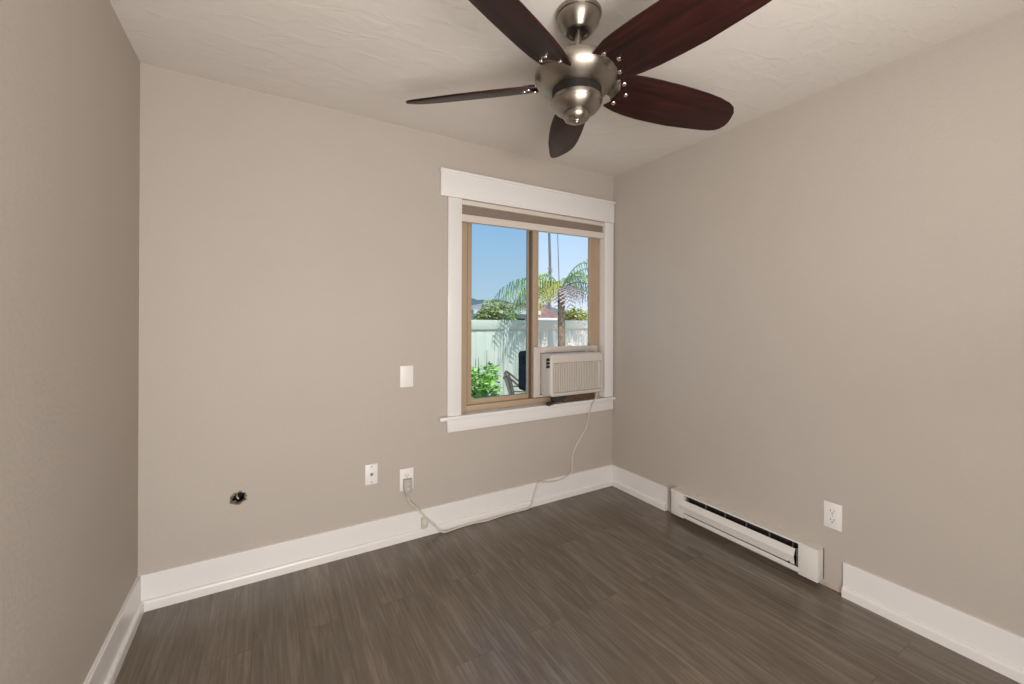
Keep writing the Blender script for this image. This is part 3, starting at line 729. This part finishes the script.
# ---- beyond the fence
def tall_palm():
    t = empty('tall_palm', (18.1, 22, GZ), 'very tall thin palm trunk rising past the top of the right pane', 'palm')
    pts = [(18.0, 22, GZ), (18.05, 22, 3), (18.10, 22, 5.0), (18.0, 22, 7.5), (17.95, 22, 10.0)]
    MB().tube(pts, [0.13, 0.075], n=10, smooth=2).build('trunk', M['pole'], t)
    s = MB()
    for k in range(16):
        a = k*2.4; s.tube([(18.10, 22, 4.9), (18.10+0.20*math.cos(a), 22+0.20*math.sin(a), 4.9+0.20*math.sin(k*1.7))], [0.05, 0.015], n=5)
    s.build('dry_skirt', M['deadfrond'], t)
    for k in range(10):
        mb = MB(); frond(mb, (17.95, 22, 10.0), k*0.63, 1.6, 0.8, 0.9, nl=14, leaf=0.6, width=0.06, rnd=rs); mb.build('frond', M['frond'], t, smooth=False)
tall_palm()
pole = MB().tube([(10.66, 11, GZ), (10.61, 11, 3.0), (10.53, 11, 4.81), (10.50, 11, 5.6)], [0.022, 0.012], n=8).build('thin_pole', M['pole'])
rebase(pole); tag(pole, 'thin bare pole against the sky, right of the tall palm trunk', 'pole')

def house(name, label, x0, x1, y0, y1, eave, ridge, roofm, inset):
    h = empty(name, ((x0+x1)/2, (y0+y1)/2, GZ), label, 'house')
    MB().box(x0, x1, y0, y1, GZ, eave).build('wall', M['stucco'], h, smooth=False)
    o_ = 0.35; A = [(x0-o_, y0-o_, eave), (x1+o_, y0-o_, eave), (x1+o_, y1+o_, eave), (x0-o_, y1+o_, eave)]
    ym = (y0+y1)/2; R1, R2 = (x0+inset, ym, ridge), (x1-inset, ym, ridge)
    r = MB(); r.quad(A[0], A[1], R2, R1); r.tri(A[1], A[2], R2); r.quad(A[2], A[3], R1, R2); r.tri(A[3], A[0], R1)
    r.quad(A[3], A[2], A[1], A[0]); r.build('roof', roofm, h, smooth=False)
    f = MB().box(x0-o_-0.02, x1+o_+0.02, y0-o_-0.03, y0-o_+0.01, eave-0.14, eave+0.015); f.build('fascia', M['stucco'], h, smooth=False)
    for k in range(2):
        wx = x0 + (x1-x0)*(0.3+0.4*k); MB().box(wx-0.5, wx+0.5, y0-0.03, y0+0.01, 0.55, 1.35, 0.01).build('window', M['dark'], h)
    return h
house('neighbour_house', 'pale house with grey roof beyond the fence, in the left pane', 7.5, 9.8, 12.0, 14.0, 1.66, 2.06, M['roofgrey'], 1.05)
house('neighbour_house.001', 'house with reddish brown roof beyond the fence, behind the palm', 10.35, 12.45, 14.0, 15.5, 1.38, 2.12, M['roofred'], 0.12)
def tree(name, label, c, r, n, size, m, trunk=True):
    t = empty(name, (c[0], c[1], GZ), label, 'tree')
    mb = MB(); leaf_cloud(mb, c, r, n, size)
    leaf_cloud(mb, (c[0]-r[0]*0.5, c[1], c[2]-r[2]*0.3), (r[0]*0.7, r[1]*0.7, r[2]*0.7), n//2, size)
    mb.build('foliage', m, t, smooth=False)
    MB().tube([(c[0], c[1], GZ), (c[0]+0.05, c[1], c[2]*0.5), (c[0], c[1], c[2]+r[2]*0.3)], [0.10, 0.04], n=8).build('trunk', M['trunk'], t)
tree('leafy_tree', 'olive green tree beyond the fence beside the grey roof', (6.50, 8.6, 1.46), (0.62, 0.5, 0.48), 1100, 0.13, M['tree'])
tree('leafy_tree.001', 'yellow green shrub beyond the fence behind the palm trunk', (9.95, 9.2, 1.32), (0.55, 0.5, 0.42), 800, 0.14, M['frondy'])
tree('leafy_tree.002', 'olive shrub beyond the fence at the right window edge', (12.6, 11.6, 1.32), (0.5, 0.5, 0.40), 600, 0.13, M['tree'])

hb = bmesh.new(); nx, ny = 70, 10; grid = []
for j in range(ny):
    row = []
    for i in range(nx):
        x = 10 + i*3.2; y = 100 + j*8
        hgt = (8.6*math.exp(-((x-50)/22)**2) + 7.4*math.exp(-((x-90)/30)**2) + 0.5*math.sin(x*0.35) + 0.25*math.sin(x*0.9+1))
        row.append(hb.verts.new((x, y, -1 + hgt*1.02*math.exp(-((j-5)/3.2)**2)*1.15)))
    grid.append(row)
for j in range(ny-1):
    for i in range(nx-1): hb.faces.new((grid[j][i], grid[j][i+1], grid[j+1][i+1], grid[j+1][i]))
mb = MB(); mb._merge(hb); hills = mb.build('hills', M['hill']); hills['kind'] = 'structure'
